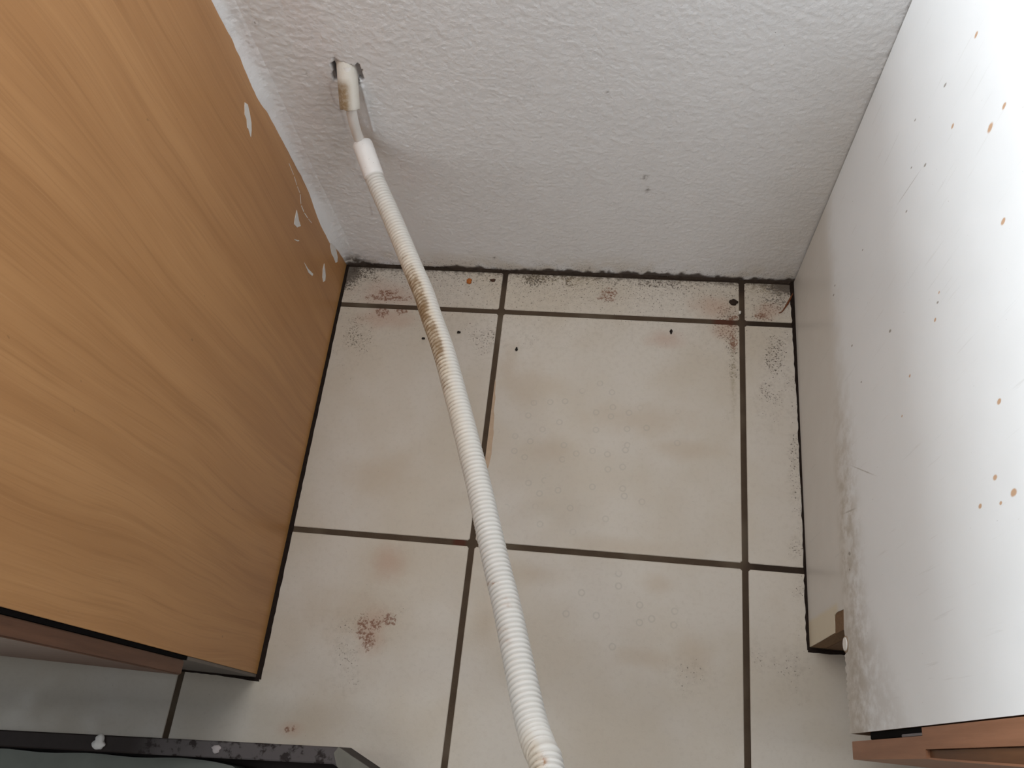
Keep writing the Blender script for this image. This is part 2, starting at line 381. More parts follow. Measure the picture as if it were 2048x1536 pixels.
# ------------------------------------------------------------------ mesh helpers
def link(name, me, mat, parent=None):
    o = bpy.data.objects.new(name, me); SC.collection.objects.link(o)
    if mat is not None and not me.materials: me.materials.append(mat)
    if parent is not None: o.parent = parent
    return o
def from_bm(name, bm, mat, parent=None, smooth=False):
    me = bpy.data.meshes.new(name); bm.normal_update(); bm.to_mesh(me); bm.free()
    if smooth: me.shade_smooth()
    return link(name, me, mat, parent)
def tag(o, label, cat, group=None, kind=None):
    o['label'] = label; o['category'] = cat
    if group: o['group'] = group
    if kind: o['kind'] = kind
    return o
def root(name, loc, label, cat, kind=None):
    o = bpy.data.objects.new(name, None); SC.collection.objects.link(o)
    o.empty_display_size = 0.05
    tag(o, label, cat, kind=kind)
    return o
def box_bm(x0, x1, y0, y1, z0, z1, bev=0.0, seg=1):
    bm = bmesh.new(); bmesh.ops.create_cube(bm, size=1)
    for v in bm.verts:
        v.co = Vector(((x0 + x1) / 2 + v.co.x * (x1 - x0), (y0 + y1) / 2 + v.co.y * (y1 - y0), (z0 + z1) / 2 + v.co.z * (z1 - z0)))
    if bev: bmesh.ops.bevel(bm, geom=list(bm.edges), offset=bev, segments=seg, affect='EDGES', clamp_overlap=True)
    return bm
def box(name, x0, x1, y0, y1, z0, z1, mat, parent=None, bev=0.0, seg=1):
    return from_bm(name, box_bm(x0, x1, y0, y1, z0, z1, bev, seg), mat, parent)
def extrude_poly(pts, vec):
    """closed outline (3D points) pushed along vec into a solid"""
    bm = bmesh.new()
    vs_ = [bm.verts.new(p) for p in pts]
    f = bm.faces.new(vs_)
    r = bmesh.ops.extrude_face_region(bm, geom=[f])
    for e in r['geom']:
        if isinstance(e, bmesh.types.BMVert): e.co += Vector(vec)
    bmesh.ops.triangulate(bm, faces=[q for q in bm.faces if len(q.verts) > 4])
    bmesh.ops.recalc_face_normals(bm, faces=list(bm.faces))
    return bm
def catmull(pts, step):
    pts = [Vector(p) for p in pts]
    ext = [2 * pts[0] - pts[1]] + pts + [2 * pts[-1] - pts[-2]]
    out = []
    for i in range(1, len(ext) - 2):
        p0, p1, p2, p3 = ext[i - 1:i + 3]
        for k in range(40):
            t = k / 40
            out.append(0.5 * ((2 * p1) + (p2 - p0) * t + (2 * p0 - 5 * p1 + 4 * p2 - p3) * t * t + (3 * p1 - p0 - 3 * p2 + p3) * t ** 3))
    out.append(pts[-1])
    a = np.array([list(v) for v in out])
    s = np.r_[0, np.cumsum(np.linalg.norm(np.diff(a, axis=0), axis=1))]
    n = max(2, int(round(s[-1] / step)) + 1)
    q = np.linspace(0, s[-1], n)
    return np.stack([np.interp(q, s, a[:, i]) for i in range(3)], 1), q
def sweep(path, radii, nseg, cap=True):
    """tube along path; radii per ring; returns verts, faces, ring normals"""
    n = len(path)
    tan = np.gradient(path, axis=0); tan /= np.linalg.norm(tan, axis=1)[:, None]
    up = np.array([0.0, 0.0, 1.0])
    if abs(tan[0] @ up) > 0.9: up = np.array([1.0, 0, 0])
    u = np.cross(tan[0], up); u /= np.linalg.norm(u)
    V = np.zeros((n, nseg, 3)); N = np.zeros((n, nseg, 3))
    ang = np.linspace(0, 2 * np.pi, nseg, endpoint=False)
    for i in range(n):
        u = u - tan[i] * (u @ tan[i]); u /= np.linalg.norm(u)
        w = np.cross(tan[i], u)
        d = np.cos(ang)[:, None] * u + np.sin(ang)[:, None] * w
        N[i] = d; V[i] = path[i] + d * radii[i]
    idx = np.arange(n * nseg).reshape(n, nseg)
    a = idx[:-1]; b = idx[1:]
    faces = np.stack([a, np.roll(a, -1, 1), np.roll(b, -1, 1), b], -1).reshape(-1, 4)[:, ::-1]
    return V.reshape(-1, 3), faces, N.reshape(-1, 3)
def np_mesh(name, V, F, smooth=True):
    me = bpy.data.meshes.new(name)
    F = np.asarray(F)
    me.vertices.add(len(V)); me.vertices.foreach_set('co', np.asarray(V, np.float32).ravel())
    k = F.shape[1]
    me.loops.add(F.size); me.loops.foreach_set('vertex_index', F.ravel().astype(np.int32))
    me.polygons.add(len(F)); me.polygons.foreach_set('loop_start', np.arange(0, F.size, k, dtype=np.int32))
    me.update(calc_edges=True)
    if smooth: me.shade_smooth()
    return me
def add_attr(me, name, vals):
    a = me.attributes.new(name, 'FLOAT', 'POINT'); a.data.foreach_set('value', np.asarray(vals, np.float32))
def vnoise(x, y, seed=0):
    """value noise on arrays"""
    r = np.random.default_rng(seed).random((256, 256))
    xi = np.floor(x).astype(int); yi = np.floor(y).astype(int)
    fx = x - xi; fy = y - yi
    fx = fx * fx * (3 - 2 * fx); fy = fy * fy * (3 - 2 * fy)
    g = lambda i, j: r[i % 256, j % 256]
    return (g(xi, yi) * (1 - fx) + g(xi + 1, yi) * fx) * (1 - fy) + (g(xi, yi + 1) * (1 - fx) + g(xi + 1, yi + 1) * fx) * fy
def fbm(x, y, sc, seed=0, oc=3):
    t = 0; a = 1; tot = 0
    for i in range(oc):
        t = t + a * vnoise(x * sc * 2 ** i + 13.7 * i, y * sc * 2 ** i + 5.1 * i, seed + i); tot += a; a *= 0.5
    return t / tot
def sstep(x, a, b):
    t = np.clip((x - a) / (b - a), 0, 1); return t * t * (3 - 2 * t)
def in_poly(x, y, poly):
    r = np.zeros(x.shape, bool); n = len(poly)
    for i in range(n):
        x0, y0 = poly[i]; x1, y1 = poly[(i + 1) % n]
        if y0 == y1: continue
        c = (y0 > y) != (y1 > y)
        r ^= c & (x < (x1 - x0) * (y - y0) / (y1 - y0) + x0)
    return r
def seg_dist(x, y, pts):
    d = np.full(x.shape, 9.0)
    for (ax, ay), (bx, by) in zip(pts[:-1], pts[1:]):
        L = (bx - ax) ** 2 + (by - ay) ** 2
        t = np.clip(((x - ax) * (bx - ax) + (y - ay) * (by - ay)) / L, 0, 1)
        d = np.minimum(d, np.hypot(x - ax - t * (bx - ax), y - ay - t * (by - ay)))
    return d

# ------------------------------------------------------------------ floor: grout bed and single tiles
floor = tag(box('floor', -1.65, 1.65, -1.98, YW + 0.02, -0.03, -0.0011, GROUT), 'beige tiled kitchen floor with dark brown joints', 'floor', kind='structure')
def tile(x0, x1, y0, y1):
    cx, cy = (x0 + x1) / 2, (y0 + y1) / 2
    bm = bmesh.new()
    hx, hy = (x1 - x0) / 2, (y1 - y0) / 2; c = 0.0022; b = 0.0009
    def ringpts(ins, z):
        a, d = hx - ins, hy - ins
        return [(-a + c, -d, z), (a - c, -d, z), (a, -d + c, z), (a, d - c, z), (a - c, d, z), (-a + c, d, z), (-a, d - c, z), (-a, -d + c, z)]
    rs = [[bm.verts.new(q) for q in ringpts(i, z)] for i, z in ((0, -0.008), (0, -b), (b * 0.4, -b * 0.35), (b, 0))]
    for r0, r1 in zip(rs[:-1], rs[1:]):
        for i in range(8): bm.faces.new((r0[i], r0[(i + 1) % 8], r1[(i + 1) % 8], r1[i]))
    bm.faces.new(rs[-1])
    o = from_bm('tile', bm, TILE, floor)
    o.location = (cx, cy, random.uniform(-0.00025, 0.0001))
    return o
tiles = {}
for j in range(0, 5):
    for i in range(-3, 3):
        y0 = -P * j + J if j else J
        y1 = -P * (j - 1) - J if j else YW - 0.0052
        if j in (0, 1) and not (-1 <= i <= 1): continue
        if j == 4 and not (-2 <= i <= 1): continue
        tiles[i, j] = tile(i * P + J, (i + 1) * P - J, y0, y1)
# glaze broken away along one tile edge
outl = [(0.0034, -0.105), (0.0050, -0.110), (0.0056, -0.125), (0.0072, -0.132), (0.0068, -0.15), (0.0085, -0.158), (0.0092, -0.175), (0.0105, -0.182),
        (0.0100, -0.198), (0.0108, -0.212), (0.0092, -0.228), (0.0066, -0.240), (0.0034, -0.247)]
t = tiles[0, 1]
bm = extrude_poly([(x - t.location.x, y - t.location.y, 0.00002) for x, y in outl], (0, 0, 0.00022))
o = from_bm('glaze_chip', bm, BODY, t); o['label'] = 'pinkish bare clay where the glaze broke off'

# dirt-filled joints along the cabinets and the wall
def strip(name, pa, pb, width, z, parent, seed, jag=0.0015, n=None, mat=None):
    """flat bead from pa to pb; width to the left of the direction, ragged outer edge"""
    a = Vector((*pa, 0)); b = Vector((*pb, 0)); d = (b - a); L = d.length; d.normalize(); nrm = Vector((-d.y, d.x, 0))
    n = n or max(8, int(L / 0.006)); rr = random.Random(seed)
    bm = bmesh.new(); rows = []
    for i in range(n + 1):
        c = a + d * (L * i / n)
        w = width(i / n) if callable(width) else width
        w += rr.uniform(-jag, jag)
        rows.append([bm.verts.new(c + Vector((0, 0, z + 0.0012))), bm.verts.new(c + nrm * w * 0.7 + Vector((0, 0, z + 0.0006))), bm.verts.new(c + nrm * w + Vector((0, 0, z - 0.0008)))])
    for r0, r1 in zip(rows[:-1], rows[1:]):
        for k in range(2): bm.faces.new((r0[k], r1[k], r1[k + 1], r0[k + 1]))
    for f in bm.faces:
        pass
    bmesh.ops.recalc_face_normals(bm, faces=list(bm.faces))
    if sum(f.normal.z for f in bm.faces) < 0: bmesh.ops.reverse_faces(bm, faces=list(bm.faces))
    return from_bm(name, bm, mat or DIRT, parent, True)
strip('dirt_joint', (XL - 0.001, -0.5122), (XL - 0.001, YW - 0.001), lambda t: -0.0068 + 0.0018 * t, 0.0004, floor, 1, 0.00035)
strip('dirt_joint', (-0.62, -0.5105), (XL + 0.004, -0.5105), lambda t: -0.0022 - 0.0022 * max(0, t - 0.85) / 0.15, 0.0004, floor, 2, 0.0004)
strip('dirt_joint', (XR + 0.001, YW - 0.001), (XR + 0.001, -0.42), lambda t: -(0.0072 - 0.0035 * min(1, t * 2.5) + 0.002 * max(0, t - 0.7)), 0.0004, floor, 3, 0.0007)
strip('dirt_joint', (XR - 0.002, -0.4175), (0.95, -0.4175), -0.0045, 0.0004, floor, 4, 0.0006)
strip('dirt_joint', (XL, YW + 0.001), (XR, YW + 0.001), lambda t: -(0.0040 + 0.0020 * math.sin(t * 23) * math.sin(t * 61 + 1)), 0.0002, floor, 5, 0.0020, 160, WALLJ)

# ------------------------------------------------------------------ back wall with real relief
HOLE = [(-0.1435, 0.3916), (-0.1406, 0.3897), (-0.1377, 0.3852), (-0.1334, 0.3852), (-0.1289, 0.3789), (-0.1259, 0.382), (-0.1228, 0.379), (-0.118, 0.3847),
        (-0.1178, 0.3797), (-0.1158, 0.3729), (-0.1172, 0.3674), (-0.1161, 0.3635), (-0.1192, 0.36), (-0.1223, 0.3607), (-0.125, 0.3525), (-0.1364, 0.3473),
        (-0.1437, 0.3529), (-0.145, 0.3616), (-0.1508, 0.3588), (-0.1507, 0.3656), (-0.1486, 0.3718), (-0.1468, 0.378), (-0.1483, 0.3827), (-0.1443, 0.3844)]
SL0, SL1 = np.array([-0.1333, 0.0830, 0.3846]), np.array([-0.1339, 0.0464, 0.3408])
def relief(X, Z):
    d = (fbm(X, Z, 330, 3, 3) - 0.5) * 0.00075 + (fbm(X, Z * 1.25, 165, 9, 2) - 0.5) * 0.00055
    d = d + (fbm(X, Z, 9, 21, 2) - 0.5) * 0.0014
    return d + sstep(X, 0.0, XL) * (fbm(X, Z * 1.6, 150, 33, 3) - 0.5) * 0.0010
def stain_shade_map(X, Z):
    """multiplying colour of the wall stains and the soft shade painted by the right corner"""
    S = np.ones(X.shape + (3,))
    def mul(mask, col): S[...] = S * (1 - mask[..., None]) + S * mask[..., None] * np.array(col)
    grey = np.exp(-(((X + 0.163) / 0.030) ** 2 + ((Z - 0.285) / 0.085) ** 2)) * (0.5 + fbm(X, Z, 60, 70, 3))
    mul(np.clip(grey * 0.55, 0, 1), (0.74, 0.725, 0.71))
    pink = np.clip((fbm(X * 2.2, Z * 0.7, 14, 80, 2) - 0.5) * 2.4, 0, 1) * sstep(X, -0.04, -0.12)
    mul(pink * 0.5, (0.97, 0.90, 0.89))
    cr = seg_dist(X + (fbm(X, Z, 45, 90, 3) - 0.5) * 0.012, Z, [(-0.1716, 0.47), (-0.164, 0.4163), (-0.1574, 0.3873), (-0.1576, 0.2918), (-0.1678, 0.1216)])
    mul(np.exp(-(cr / 0.0013) ** 2) * 0.6 * np.clip(fbm(X, Z, 30, 95, 2) * 2 - 0.5, 0, 1), (0.62, 0.56, 0.55))
    yel = sstep(Z, 0.06, 0.0) * sstep(fbm(X, Z, 35, 100, 3), 0.3, 0.7)
    mul(yel * 0.7, (0.82, 0.75, 0.64))
    right_shade = np.exp(-((XR - X) / 0.07) ** 2) * sstep(Z, 0.50, 0.25) * (0.6 + 0.8 * fbm(X, Z, 30, 140, 2))  # soft shade towards the right cabinet, painted into the wall colour
    mul(np.clip(right_shade * 0.5, 0, 1), (0.80, 0.75, 0.68))
    mold = sstep(Z + (fbm(X, Z * 0.4, 110, 110, 3) - 0.5) * 0.018 + (fbm(X, X * 0, 18, 115, 2) - 0.5) * 0.012, 0.0080, 0.0015)
    lc = np.exp(-(((X - XL - 0.012) / 0.022) ** 2 + ((Z - 0.006) / 0.017) ** 2)) * sstep(fbm(X, Z, 200, 120, 3), 0.25, 0.6)
    mul(np.clip(np.maximum(mold, lc) * 0.95, 0, 1), (0.10, 0.075, 0.06))
    for sx, sz, r in [(-0.2095, 0.4346, .003), (-0.1201, 0.4246, .002), (0.139, 0.3472, .0018), (0.1851, 0.2131, .003), (0.1894, 0.19, .003), (-0.1777, 0.3666, .002), (-0.014, 0.031, .002), (0.12, 0.012, .002)]:
        b = np.exp(-((X - sx) ** 2 + ((Z - sz) * 0.7) ** 2) / r ** 2) * sstep(fbm(X, Z, 500, 130, 2), 0.4, 0.6)
        mul(b * 0.8, (0.25, 0.22, 0.2))
    return S
def build_wall():
    st = 0.0014
    xs = np.r_[np.array([-1.6, -0.8, -0.3]), np.arange(XL - 0.006, XR + 0.012, st), np.array([0.5, 0.9, 1.6])]
    zs = np.r_[np.array([-0.03]), np.arange(-0.001, 0.50, st), np.array([0.55, 0.7, 1.2, 2.4])]
    X, Z = np.meshgrid(xs, zs)
    fine = ((X > XL - 0.006) & (X < XR + 0.012) & (Z < 0.5)).astype(float)
    jx = X + fine * (rng.random(X.shape) - 0.5) * 0.0005; jz = Z + fine * (rng.random(X.shape) - 0.5) * 0.0005
    d = relief(X, Z)
    d = np.minimum(d, 0.0018)
    d *= fine
    # broken plaster around the pipe sleeve
    wob = (fbm(X, Z, 420, 50, 2) - 0.5) * 0.0022
    hole = in_poly(X + wob, Z + (fbm(X, Z, 420, 60, 2) - 0.5) * 0.0022, HOLE)
    ux = X - (-0.1334)
    slot = hole & (((ux < -0.0104) & (ux > -0.0126) & (Z > 0.358) & (Z < 0.391)) | ((ux > 0.0104) & (ux < 0.0124) & (Z > 0.347) & (Z < 0.364)))
    d = np.where(hole, -0.0028 + d * 0.6, d); d = np.where(slot, -0.012, d)
    # ridge of filler running down from the sleeve
    gd = seg_dist(X, Z, [(-0.1215, 0.352), (-0.1230, 0.335), (-0.1245, 0.315), (-0.1258, 0.296), (-0.1265, 0.283)])
    d += fine * 0.0016 * np.exp(-(gd / 0.0014) ** 2)
    d -= fine * 0.0012 * np.exp(-(((X + 0.1305) / 0.006) ** 2)) * sstep(Z, 0.28, 0.30) * sstep(Z, 0.36, 0.34)
    S = stain_shade_map(X, Z)
    S[hole] = np.array((0.30, 0.275, 0.265)); fill = hole & (np.abs(ux) < 0.0102); S[fill] = np.array((0.62, 0.585, 0.565)); S[slot] = np.array((0.05, 0.045, 0.045))
    V = np.stack([jx, YW - d, jz], -1).reshape(-1, 3)
    nx, nz = len(xs), len(zs)
    idx = np.arange(nx * nz).reshape(nz, nx)
    F = np.stack([idx[:-1, :-1], idx[:-1, 1:], idx[1:, 1:], idx[1:, :-1]], -1).reshape(-1, 4)
    me = np_mesh('wall_back', V, F)
    a = me.color_attributes.new('stain_shade', 'FLOAT_COLOR', 'POINT')
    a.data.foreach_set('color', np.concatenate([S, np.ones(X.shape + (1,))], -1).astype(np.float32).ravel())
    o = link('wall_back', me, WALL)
    return tag(o, 'rough white painted plaster wall with broken hole and black mould at its foot', 'wall', kind='structure')
wall = build_wall()
def build_bead():
    """paint squeezed up against the wooden side on the left"""
    xs = XL + np.r_[-0.0006, np.linspace(0.0001, 0.021, 22)]; zs = np.arange(0.0, 0.60, 0.0014)
    X, Z = np.meshgrid(xs, zs)
    bz = np.array([0.0, 0.0044, 0.02, 0.0424, 0.0782, 0.1192, 0.1438, 0.1708, 0.2066, 0.2356, 0.2651, 0.3095, 0.3246, 0.3455, 0.3687, 0.4003, 0.4219, 0.443, 0.4703, 0.6])
    bo = YW - np.array([0.0655, 0.0648, 0.064, 0.0621, 0.0515, 0.0509, 0.0545, 0.0600, 0.0625, 0.0603, 0.0600, 0.0582, 0.0573, 0.0521, 0.0539, 0.0575, 0.0592, 0.0585, 0.058, 0.060])
    off = np.interp(Z, bz, bo) + (fbm(Z, Z * 0, 90, 7, 3) - 0.5) * 0.0016
    u = np.clip(X - XL, 0, 1)
    d = off * np.exp(-u / 0.0048) + np.minimum(relief(X, Z), 0.0018) * sstep(u, 0.0, 0.006) + 0.0004 - 0.0016 * sstep(u, 0.013, 0.021)
    S = np.concatenate([stain_shade_map(X, Z), np.ones(X.shape + (1,))], -1)
    nx, nz = len(xs), len(zs); idx = np.arange(nx * nz).reshape(nz, nx)
    F = np.stack([idx[:-1, :-1], idx[:-1, 1:], idx[1:, 1:], idx[1:, :-1]], -1).reshape(-1, 4)
    me = np_mesh('trim_1', np.stack([X, YW - d, Z], -1).reshape(-1, 3), F)
    me.color_attributes.new('stain_shade', 'FLOAT_COLOR', 'POINT').data.foreach_set('color', S.astype(np.float32).ravel())
    tag(link('trim_1', me, WALL), 'smooth white ridge of paint where the wall meets the wooden side', 'trim', kind='structure')
build_bead()
box('wall_core', -1.6, 1.6, YW + 0.016, YW + 0.1, -0.03, 2.4, plain('masonry', (0.5, 0.48, 0.45)), wall)

# ------------------------------------------------------------------ left cabinet
TOP = 0.87
cl = root('base_cabinet', (XL, 0, 0), 'wooden side of the base cabinet left of the gap, light beech grain', 'cabinet')
box('side_panel', XL - 0.016, XL, YL, YW - 0.0020, 0.0018, TOP, WOOD, cl, 0.0004)
box('carcass', -0.82, XL - 0.0165, YL + 0.004, YW - 0.006, 0.10, TOP - 0.001, plain('pale_carcass_board', (0.55, 0.5, 0.42)), cl, 0.001)
p_ = box('plinth', -0.82, XL - 0.0005, -0.5103, YL - 0.0002, 0.0018, 0.182, PLINTH_G, cl, 0.0003); p_['label'] = 'grey toe board'
d_ = box('door', -0.80, XL - 0.0010, -0.5250, -0.5112, 0.1868, TOP - 0.004, DOOR_L, cl, 0.0012, 2); d_['label'] = 'red-brown door'
box('door_gap_strip', XL - 0.0155, XL - 0.0009, -0.5108, YL - 0.0002, 0.1835, TOP - 0.006, BLACK, cl, 0.0003)  # black strip filling the door gap, standing in for its shade
def flake(pts, parent, th=0.0005):
    bm = extrude_poly([(XL + 0.00005, y, z) for y, z in pts], (th, 0, 0))
    return from_bm('paint_smear', bm, PAINT, parent)
flake([(0.0269, 0.3695), (0.0300, 0.3635), (0.0262, 0.356), (0.0202, 0.3473), (0.0135, 0.3425), (0.0067, 0.3400), (0.0100, 0.349), (0.0093, 0.3517), (0.0155, 0.3570), (0.0165, 0.3630)], cl)
flake([(0.0181, 0.1972), (0.0137, 0.1885), (0.0117, 0.1855), (0.0093, 0.1762), (0.0040, 0.182), (0.0012, 0.1844), (-0.0008, 0.1944), (0.0052, 0.1964)], cl)
flake([(-0.016, 0.1846), (-0.0117, 0.1762), (-0.009, 0.1722), (-0.009, 0.1702), (-0.0125, 0.1748), (-0.0150, 0.180)], cl)
flake([(-0.0222, 0.142), (-0.0217, 0.1261), (-0.0177, 0.1078), (-0.0198, 0.1085), (-0.0218, 0.1093), (-0.0249, 0.1222)], cl)
flake([(0.0157, 0.0813), (0.0107, 0.0744), (0.0047, 0.0674), (-0.0016, 0.0657), (-0.0068, 0.0704), (-0.0034, 0.0762), (0.0066, 0.0812)], cl)
flake([(0.0530, 0.0760), (0.0580, 0.0640), (0.0575, 0.0526), (0.0523, 0.041), (0.0460, 0.0388), (0.0415, 0.0435), (0.0431, 0.0548), (0.0426, 0.064), (0.0480, 0.0750)], cl)
ln = [(0.05, 0.2471), (0.0474, 0.2255), (0.0433, 0.2116), (0.0416, 0.1991), (0.0318, 0.1889), (0.03, 0.176), (0.0317, 0.161), (0.0346, 0.1464)]
for (ya, za), (yb, zb), w in zip(ln[:-1], ln[1:], (.0007, .0008, .0009, .0012, .0016, .0013, .0008)):
    ya2 = ya * 0.93 + yb * 0.07; yb2 = yb * 0.9 + ya * 0.1; za2 = za * 0.93 + zb * 0.07; zb2 = zb * 0.9 + za * 0.1
    flake([(ya2 - w * .5, za2), (ya2 + w * .5, za2 - w * .3), (yb2 + w * .5, zb2), (yb2 - w * .5, zb2 + w * .3)], cl, 0.0003)

# ------------------------------------------------------------------ right cabinet
crt = root('base_cabinet', (XR, 0, 0), 'white laminated side of the base cabinet right of the gap, rust spotted', 'cabinet')
crt.name = 'base_cabinet.001'
ZN, YN = 0.1413, -0.4165       # toe notch
core_pts = [(YW - 0.0020, 0.0018), (YN, 0.0018), (YN, ZN), (YR, ZN), (YR, TOP), (YW - 0.0020, TOP)]
from_bm('side_panel', extrude_poly([(XR + 0.0008, y, z) for y, z in core_pts], (0.016, 0, 0)), CORE, crt)
rr = random.Random(5)
lam = [(YW - 0.0020, 0.0015), (-0.41640, 0.0015), (-0.4163, 0.050), (-0.4155, 0.107), (-0.4085, 0.1085), (-0.4030, 0.1085), (-0.3990, 0.1100), (-0.3976, 0.1135), (-0.3968, 0.122), (-0.3975, 0.131), (-0.3978, 0.1437), (-0.407, 0.1425)]
n = 44
for i in range(n):
    y = -0.4175 + (YR + 0.001 + 0.4175) * i / (n - 1)
    lam.append((y, ZN - 0.0005 + rr.uniform(-0.0045, 0.0025) + 0.0018 * math.sin(i * 0.9) * (i % 5 == 0)))
lam += [(YR, ZN + 0.003), (YR, TOP), (YW - 0.0020, TOP)]
o = from_bm('laminate_face', extrude_poly([(XR, y, z) for y, z in lam], (0.0007, 0, 0)), LAM, crt); o['label'] = 'white laminate with rust spots and a torn lower edge'
p_ = box('plinth', XR + 0.017, 0.95, YN - 0.0005, YN + 0.016, 0.0018, 0.139, PLINTH_B, crt, 0.0004); p_['label'] = 'dark brown recessed toe board'
box('carcass', XR + 0.0172, 0.95, YR + 0.004, YW - 0.006, 0.1425, TOP - 0.001, plain('white_carcass_board', (0.7, 0.69, 0.66)), crt, 0.001)
# screw cap
bm = bmesh.new(); bmesh.ops.create_cone(bm, cap_ends=True, segments=24, radius1=0.0066, radius2=0.0062, depth=0.0022)
bmesh.ops.rotate(bm, verts=bm.verts, cent=(0, 0, 0), matrix=Matrix.Rotation(-math.pi / 2, 3, 'Y'))
bmesh.ops.translate(bm, verts=bm.verts, vec=(XR - 0.0006, -0.4315, 0.1455))
cap = from_bm('screw_cap', bm, PLASTIC, crt); cap['label'] = 'round white screw cap'
bm = bmesh.new(); bmesh.ops.create_cone(bm, cap_ends=True, segments=24, radius1=0.0079, radius2=0.0079, depth=0.0010)
bmesh.ops.rotate(bm, verts=bm.verts, cent=(0, 0, 0), matrix=Matrix.Rotation(-math.pi / 2, 3, 'Y'))
bmesh.ops.translate(bm, verts=bm.verts, vec=(XR - 0.0002, -0.4315, 0.1455))
from_bm('cap_ring', bm, plain('tan_ring', (0.36, 0.27, 0.19)), cap)
# wooden front with a stepped edge
yz = [(-0.5182, 0.1444), (-0.5335, 0.1444), (-0.5335, 0.320), (-0.5345, 0.345), (-0.5385, 0.48), (-0.5385, TOP - 0.01), (-0.5125, TOP - 0.01), (-0.5125, 0.3227), (-0.5182, 0.3227)]
bm = extrude_poly([(XR + 0.0062, y, z) for y, z in yz], (0.54, 0, 0))
dr = from_bm('door', bm, DOOR_R, crt); dr['label'] = 'orange-brown wooden door with stepped edge'
def side_layer(name, yz, x0, x1, mat, bev=0.0008):
    bm = extrude_poly([(x0, y, z) for y, z in yz], (x1 - x0, 0, 0))
    return from_bm(name, bm, mat, dr)
side_layer('edge_band', [(-0.5182, 0.1452), (-0.5190, 0.1444), (-0.5325, 0.1444), (-0.5335, 0.1452), (-0.5335, 0.3265), (-0.5272, 0.3265), (-0.5280, TOP - 0.01), (-0.5125, TOP - 0.01), (-0.5125, 0.3227), (-0.5182, 0.3227)], XR + 0.0002, XR + 0.0062, DOOR_R)
side_layer('edge_lip', [(-0.5335, 0.3265), (-0.5326, 0.3265), (-0.5372, 0.48), (-0.5372, TOP - 0.01), (-0.5385, TOP - 0.01), (-0.5385, 0.48), (-0.5345, 0.345)], XR + 0.0002, XR + 0.0062, DOOR_R)
side_layer('groove', [(-0.5276, 0.3270), (-0.5325, 0.3270), (-0.5371, 0.48), (-0.5371, TOP - 0.012), (-0.5281, TOP - 0.012)], XR + 0.0030, XR + 0.0061, INLAY)['label'] = 'dark brown sunk groove in the edge'
s_ = box('door_gap_strip', XR + 0.0015, XR + 0.0155, -0.5178, -0.5117, 0.196, 0.3222, BLACK, crt, 0.0006)
h_ = box('hinge_stop', XR + 0.0008, XR + 0.0120, -0.5181, -0.5158, 0.277, 0.3220, GREYP, crt, 0.0005)

# ------------------------------------------------------------------ pipe sleeve in the wall, cable, coupling and corrugated tube
def tube(name, pts, rad, mat, parent, step=0.004, nseg=28, dirt=None):
    path, q = catmull(pts, step)
    V, F, N = sweep(path, np.full(len(path), rad), nseg)
    me = np_mesh(name, V, F)
    if dirt is not None: add_attr(me, 'dirt', dirt(V, N, np.repeat(q / q[-1], nseg)))
    return link(name, me, mat, parent)
def hollow(name, p0, p1, ro, ri, mat, parent, dirt=None, bev=0.0012, nseg=40, inner=0.03, n=14, ragged=0.0):
    """open pipe with wall thickness and rounded mouths"""
    p0 = np.array(p0); p1 = np.array(p1); L = np.linalg.norm(p1 - p0); ax = (p1 - p0) / L
    prof = [(inner, ri), (0.0, ri), (-bev * 0.4 + bev * 0.4, ri + (ro - ri) * 0.4), (bev * 0.3, ro - bev * 0.3), (bev, ro)]
    prof += [(bev + (L - 2 * bev) * k / n, ro) for k in range(1, n)]
    prof += [(L - bev, ro), (L - bev * 0.3, ro - bev * 0.3), (L, ri + (ro - ri) * 0.4), (L, ri), (L - inner, ri)]
    s = np.array([a for a, _ in prof]); r = np.array([b for _, b in prof])
    u = np.cross(ax, [0, 0, 1.0]); u /= np.linalg.norm(u); w = np.cross(ax, u)
    ang = np.linspace(0, 2 * np.pi, nseg, endpoint=False)
    d = np.cos(ang)[:, None] * u + np.sin(ang)[:, None] * w
    V = p0 + s[:, None, None] * ax + r[:, None, None] * d[None]
    if ragged:
        rg = (np.sin(ang * 3 + 1) * 0.5 + np.sin(ang * 7) * 0.3) * ragged
        V[-5:-1] += rg[None, :, None] * ax
    m = len(prof); idx = np.arange(m * nseg).reshape(m, nseg); a = idx[:-1]; b = idx[1:]
    F = np.stack([a, np.roll(a, -1, 1), np.roll(b, -1, 1), b], -1).reshape(-1, 4)
    me = np_mesh(name, V.reshape(-1, 3), F)
    N = np.broadcast_to(d[None], V.shape).reshape(-1, 3)
    if dirt is not None: add_attr(me, 'dirt', dirt(V.reshape(-1, 3), N, np.repeat(s / L, nseg)))
    bm = bmesh.new(); bm.from_mesh(me); bmesh.ops.recalc_face_normals(bm, faces=list(bm.faces)); bm.to_mesh(me); bm.free(); me.shade_smooth()
    return link(name, me, mat, parent)
def sl_dirt(V, N, t):
    side = sstep(-(N @ np.array([0.93, 0.25, 0.0])), -0.55, 0.25)
    return side * sstep(t, 0.42, 0.60)
sl = hollow('pipe_sleeve', SL0, SL1, 0.0108, 0.0090, SLEEVE, None, sl_dirt, bev=0.0008, ragged=0.0012)
tag(sl, 'short brown-stained ivory pipe stub poking out of the hole in the wall', 'pipe')

